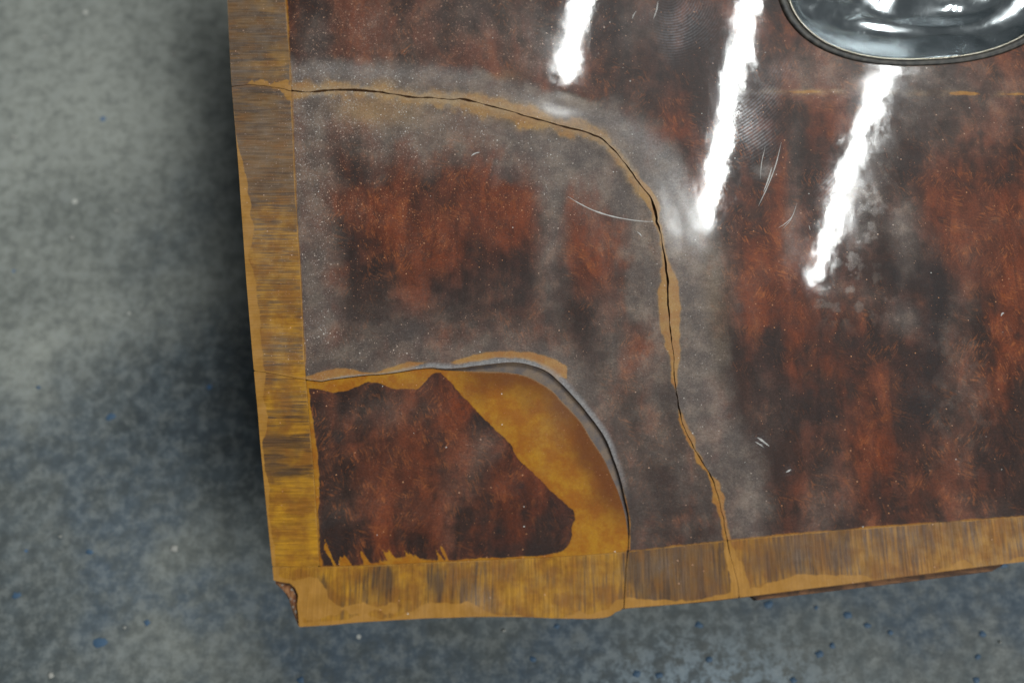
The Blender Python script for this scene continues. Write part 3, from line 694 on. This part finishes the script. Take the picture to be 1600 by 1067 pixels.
f = GF
gA = 0.95 + 0.6 * fbm(f['aA'], 0 * f['aA'], 60, 3, 201)
gA = np.clip((1.05 - 0.35 * sstep(420, 600, GY)) * gA + 0.9 * blobs(GX, GY, [(640, 151, 14, 10, 0, 1), (728, 157, 10, 8, 0, 1), (846, 188, 12, 9, 0, 1), (1022, 330, 8, 16, 0, 0.7), (560, 143, 20, 8, 0, 0.6)]) + 0.5 * fbm(f['aA'], 0 * f['aA'], 12, 2, 205), 0.5, 2.5) * np.where(f['L'] < 0, 0.5, 1.0)
gB = np.where(f['L'] < 0, 0.25, 0.75)
gj = 0.18
mx = lambda *a: np.maximum.reduce(np.broadcast_arrays(*a))
burl = [-(f['L'] - gj), -(f['Bt'] - gj), f['out']]
leftb = [f['L'] + gj, -(f['Bt'] - 0 * f['L'] - gj), f['out']]          # left band ends at the bottom band
botb = [f['Bt'] + gj, f['out']]
cupc = -(f['cup'] - 0.5)
piece('burl_veneer', mx(*burl, -(f['A'] - gA), cupc), root, M_BURL, False, 'dark red brown burr veneer sheet around the handle recess, with scratches and finger marks')
piece('burl_veneer', mx(*burl, f['A'] + gA, -(f['B'] - gB)), root, M_BURL, False, 'arched middle burr veneer piece between the two cracks, clouded grey at its edges')
piece('burl_veneer', mx(*burl, f['C'] + gB), root, M_BURL, False, 'corner burr veneer piece with a bare amber crescent along its curved edge')
piece('crossband_strip', mx(*leftb, -(f['A'] - gA)), root, M_BAND, True, 'dull grey brown side crossband above the first crack')
piece('crossband_strip', mx(*leftb, f['A'] + gA, -(f['B'] - gB)), root, M_BAND, True, 'long side crossband between the cracks, fading from grey to amber')
piece('crossband_strip', mx(*leftb, f['C'] + gB), root, M_BAND, True, 'amber side crossband beside the corner piece')
piece('crossband_strip', mx(*botb, f['C'] + gB), root, M_BAND, True, 'yellow amber lower crossband at the chipped corner')
piece('crossband_strip', mx(*botb, f['A'] + gA * 0.6, -(f['B'] - gB)), root, M_BAND, True, 'short dark grained lower crossband between the cracks')
piece('crossband_strip', mx(*botb, -(f['A'] - gA * 0.6)), root, M_BAND, True, 'long mottled lower crossband beyond the outer crack')
# glue film laid bare in the open split
def ledge_h(x, y, F):
    w = np.clip(F['C'] / np.maximum(F['C'] - F['B'], 0.1), 0, 1)
    return -0.0010 - 0.0004 * w + 0.00015 * fbm(x, y, 20, 3, 301)
piece('glue_film', mx(-(f['C'] + 4.0), f['B'] - 5.0, f['out'] + 12, 0 * f['A'] + (640 - GX)), root, M_LEDGE, None, 'grey glue film exposed in the open crescent split', 0.0006, 0.0, ledge_h)

# core board below the veneers, with the hole for the recess
def core_board():
    ring = [(348, -42), (358, 0), (365, 130), (378, 300), (393, 500), (406, 650), (416, 750), (430, 898), (431, 912), (438, 918), (447, 925), (452, 936), (456, 950), (462, 968), (469, 974),
            (600, 966), (800, 960), (930, 958), (985, 949), (1100, 940), (1176, 931), (1183, 937), (1250, 929), (1400, 911), (1550, 892), (1562, 885), (1570, 879), (1600, 875), (2098, 818), (2098, -42), (2098, -415), (332, -415)]
    hole = [tuple(float(q) for q in cup_pt(t)) for t in np.linspace(0, 2 * math.pi, 48, endpoint=False)]
    k, m = len(ring), len(hole)
    r = np.array(ring + hole, float); n = k + m
    top = P(r[:, 0], r[:, 1], ZP - 0.0020); bot = top.copy(); bot[:, 2] -= 0.006
    low = list(range(0, k - 2)) + [k + i for i in range(0, m // 2 + 1)]
    upp = [0] + [k + i for i in range(m // 2, m)] + [k] + [k - 3, k - 2, k - 1]
    F_ = [low, upp, [n + i for i in reversed(low)], [n + i for i in reversed(upp)]]
    F_ += [(i, n + i, n + (i + 1) % k, (i + 1) % k) for i in range(k)]
    F_ += [(k + (i + 1) % m, n + k + (i + 1) % m, n + k + i, k + i) for i in range(m)]
    return link_mesh('core_board', np.vstack([top, bot]), F_, M_CORE, root, smooth=False)
core = core_board()
core['label'] = 'brown wooden core board showing along the lower edge'

# torn wood at the chipped corner
def chip():
    pts = [(430, 909), (437, 911), (445, 913), (452, 915), (458, 921), (463, 931), (462, 946), (464, 960), (466, 977), (460, 962), (455, 948), (451, 935), (445, 925), (437, 917)]
    r = np.array(pts, float); k = len(r)
    zt = ZP - 0.0012 - 0.0009 * rng.random(k); zt[9:] -= 0.0022
    top = P(r[:, 0], r[:, 1], zt); low = top.copy(); low[:, 2] -= 0.003
    c = P(r[:, 0].mean(), r[:, 1].mean() - 2, ZP - 0.002)
    V = np.vstack([top, low, [c]])
    F_ = [(i, (i + 1) % k, 2 * k) for i in range(k)] + [(i, (i + 1) % k, k + (i + 1) % k, k + i) for i in range(k)]
    o = link_mesh('splintered_chip', V, F_, M_CHIP, root, smooth=False)
    o['label'] = 'torn reddish wood in the broken corner'
chip()

# battens that carry the panel
def box(name, x0, x1, y0, y1, z0, z1, mat, parent):
    v = [(x, y, z) for z in (z0, z1) for y in (y0, y1) for x in (x0, x1)]
    fcs = [(0, 2, 3, 1), (4, 5, 7, 6), (0, 1, 5, 4), (2, 6, 7, 3), (0, 4, 6, 2), (1, 3, 7, 5)]
    return link_mesh(name, v, fcs, mat, parent, smooth=False)
zb = ZP - 0.008
box('batten', 0.02, 0.07, -0.06, 0.30, 0.0, zb, M_BATTEN, root)
box('batten', 0.30, 0.35, -0.06, 0.30, 0.0, zb, M_BATTEN, root)

# ------------------------------------------------------------------ door pull recess
def ring_mesh(name, rows, mat, parent, n=220, cap=False, dent=None, label=None):
    th = np.linspace(0, 2 * math.pi, n, endpoint=False)
    V = []
    for s, z in rows:
        px, py = cup_pt(th, s)
        zz = np.full(n, ZP + z)
        if dent is not None: zz = zz + dent(px, py, s)
        V.append(P(px, py, zz))
    V = np.vstack(V); F_ = []
    for r in range(len(rows) - 1):
        for i in range(n):
            j = (i + 1) % n
            F_.append((r * n + i, r * n + j, (r + 1) * n + j, (r + 1) * n + i))
    if cap:
        V = np.vstack([V, [V[-n:].mean(0)]])
        F_ += [((len(rows) - 1) * n + i, (len(rows) - 1) * n + (i + 1) % n, len(V) - 1) for i in range(n)]
    o = link_mesh(name, V, F_, mat, parent)
    if label: o['label'] = label
    return o
pull = ring_mesh('handle_recess', [(0.918 * (1 - (k / 80) ** 1.0 * 0.97), -0.0006 - 0.019 * math.sin(min(1, k / 52) * math.pi / 2) ** 0.8) for k in range(0, 81)], M_BOWL, root, cap=True,
                 dent=lambda px, py, s: sstep(0.90, 0.70, s) * (0.0042 * blobs(px, py, [(1272, 10, 26, 16, -30, 1.0), (1330, 22, 14, 10, 0, -0.5), (1390, 0, 36, 34, 0, 0.9), (1480, 25, 60, 26, 0, -0.7), (1540, 10, 30, 40, 0, 0.4)]) + 0.0006 * fbm(px, py, 90, 1, 401) + 0.0022 * np.exp(-((s - 0.62 - 0.05 * np.sin(px / 60)) / 0.07) ** 2)),
                 label='scooped chrome bowl of the door pull')
ring_mesh('rim', [(0.917, -0.0010), (0.920, 0.0000), (0.926, 0.0004), (0.932, 0.0002), (0.935, -0.0008)], M_RIM, pull, label='thin yellowed chrome rim')
ring_mesh('seal', [(0.935, -0.0010), (0.940, -0.0003), (0.956, 0.0002), (0.978, 0.0002), (0.996, -0.0004), (1.001, -0.003)], M_SEAL, pull, label='dark perished rubber seal around the bowl')

# ------------------------------------------------------------------ scratches and fibres on the lacquer
main_sheet = [o for o in root.children if o.name.startswith('burl_veneer')]
def scratch(pts, w, parent, seed=0):
    c = catmull(pts, 8); n = len(c)
    t = np.gradient(c, axis=0); nrm = np.stack([-t[:, 1], t[:, 0]], -1); nrm /= np.linalg.norm(nrm, axis=1)[:, None] + 1e-9
    k = np.linspace(0, 1, n)
    ww = w * np.sin(np.pi * np.clip(k, 0.02, 0.98)) ** 0.6 * (0.7 + 0.5 * np.abs(fbm(k * 40 + seed * 7, 0 * k, 4, 2, 500 + seed)))
    a, b = c + nrm * ww[:, None] / 2, c - nrm * ww[:, None] / 2
    def put(q, dz):
        F = fields(q[:, 0], q[:, 1]); return P(q[:, 0], q[:, 1], ZP + height(q[:, 0], q[:, 1], F) + dz)
    V = np.vstack([put(a, 0.00002), put(c, 0.00011), put(b, 0.00002)])
    F_ = [(i, i + 1, n + i + 1, n + i) for i in range(n - 1)] + [(n + i, n + i + 1, 2 * n + i + 1, 2 * n + i) for i in range(n - 1)]
    link_mesh('scratch', V, F_, M_SCR, parent)
mainp, midp = main_sheet[0], main_sheet[1]
for s, (pts, w, par) in enumerate([
        ([(887, 307), (905, 318), (930, 330), (960, 339), (995, 345), (1022, 347)], 1.9, midp),
        ([(736, 244), (742, 240), (750, 238)], 2.0, midp),
        ([(1221, 222), (1212, 258), (1200, 290), (1185, 322)], 1.7, mainp), ([(1206, 262), (1200, 282), (1193, 300)], 2.4, mainp), ([(1196, 228), (1190, 255), (1188, 280)], 1.1, mainp),
        ([(1245, 318), (1238, 338), (1226, 350), (1216, 356)], 1.1, mainp), ([(1241, 330), (1235, 344), (1224, 357)], 1.0, mainp), ([(988, 30), (990, 24), (994, 18)], 1.3, mainp), ([(1021, 30), (1026, 16), (1028, 2)], 1.8, mainp),
        ([(995, 362), (1000, 366), (1003, 370)], 1.6, midp), ([(1264, 352), (1266, 360)], 1.2, mainp), ([(1183, 683), (1192, 689), (1202, 697)], 3.0, mainp), ([(1180, 690), (1187, 694), (1193, 698)], 1.8, mainp), ([(1228, 738), (1236, 733)], 2.2, mainp),
        ([(1564, 494), (1566, 490), (1569, 489)], 2.6, mainp)]):
    scratch(pts, w, par, s)
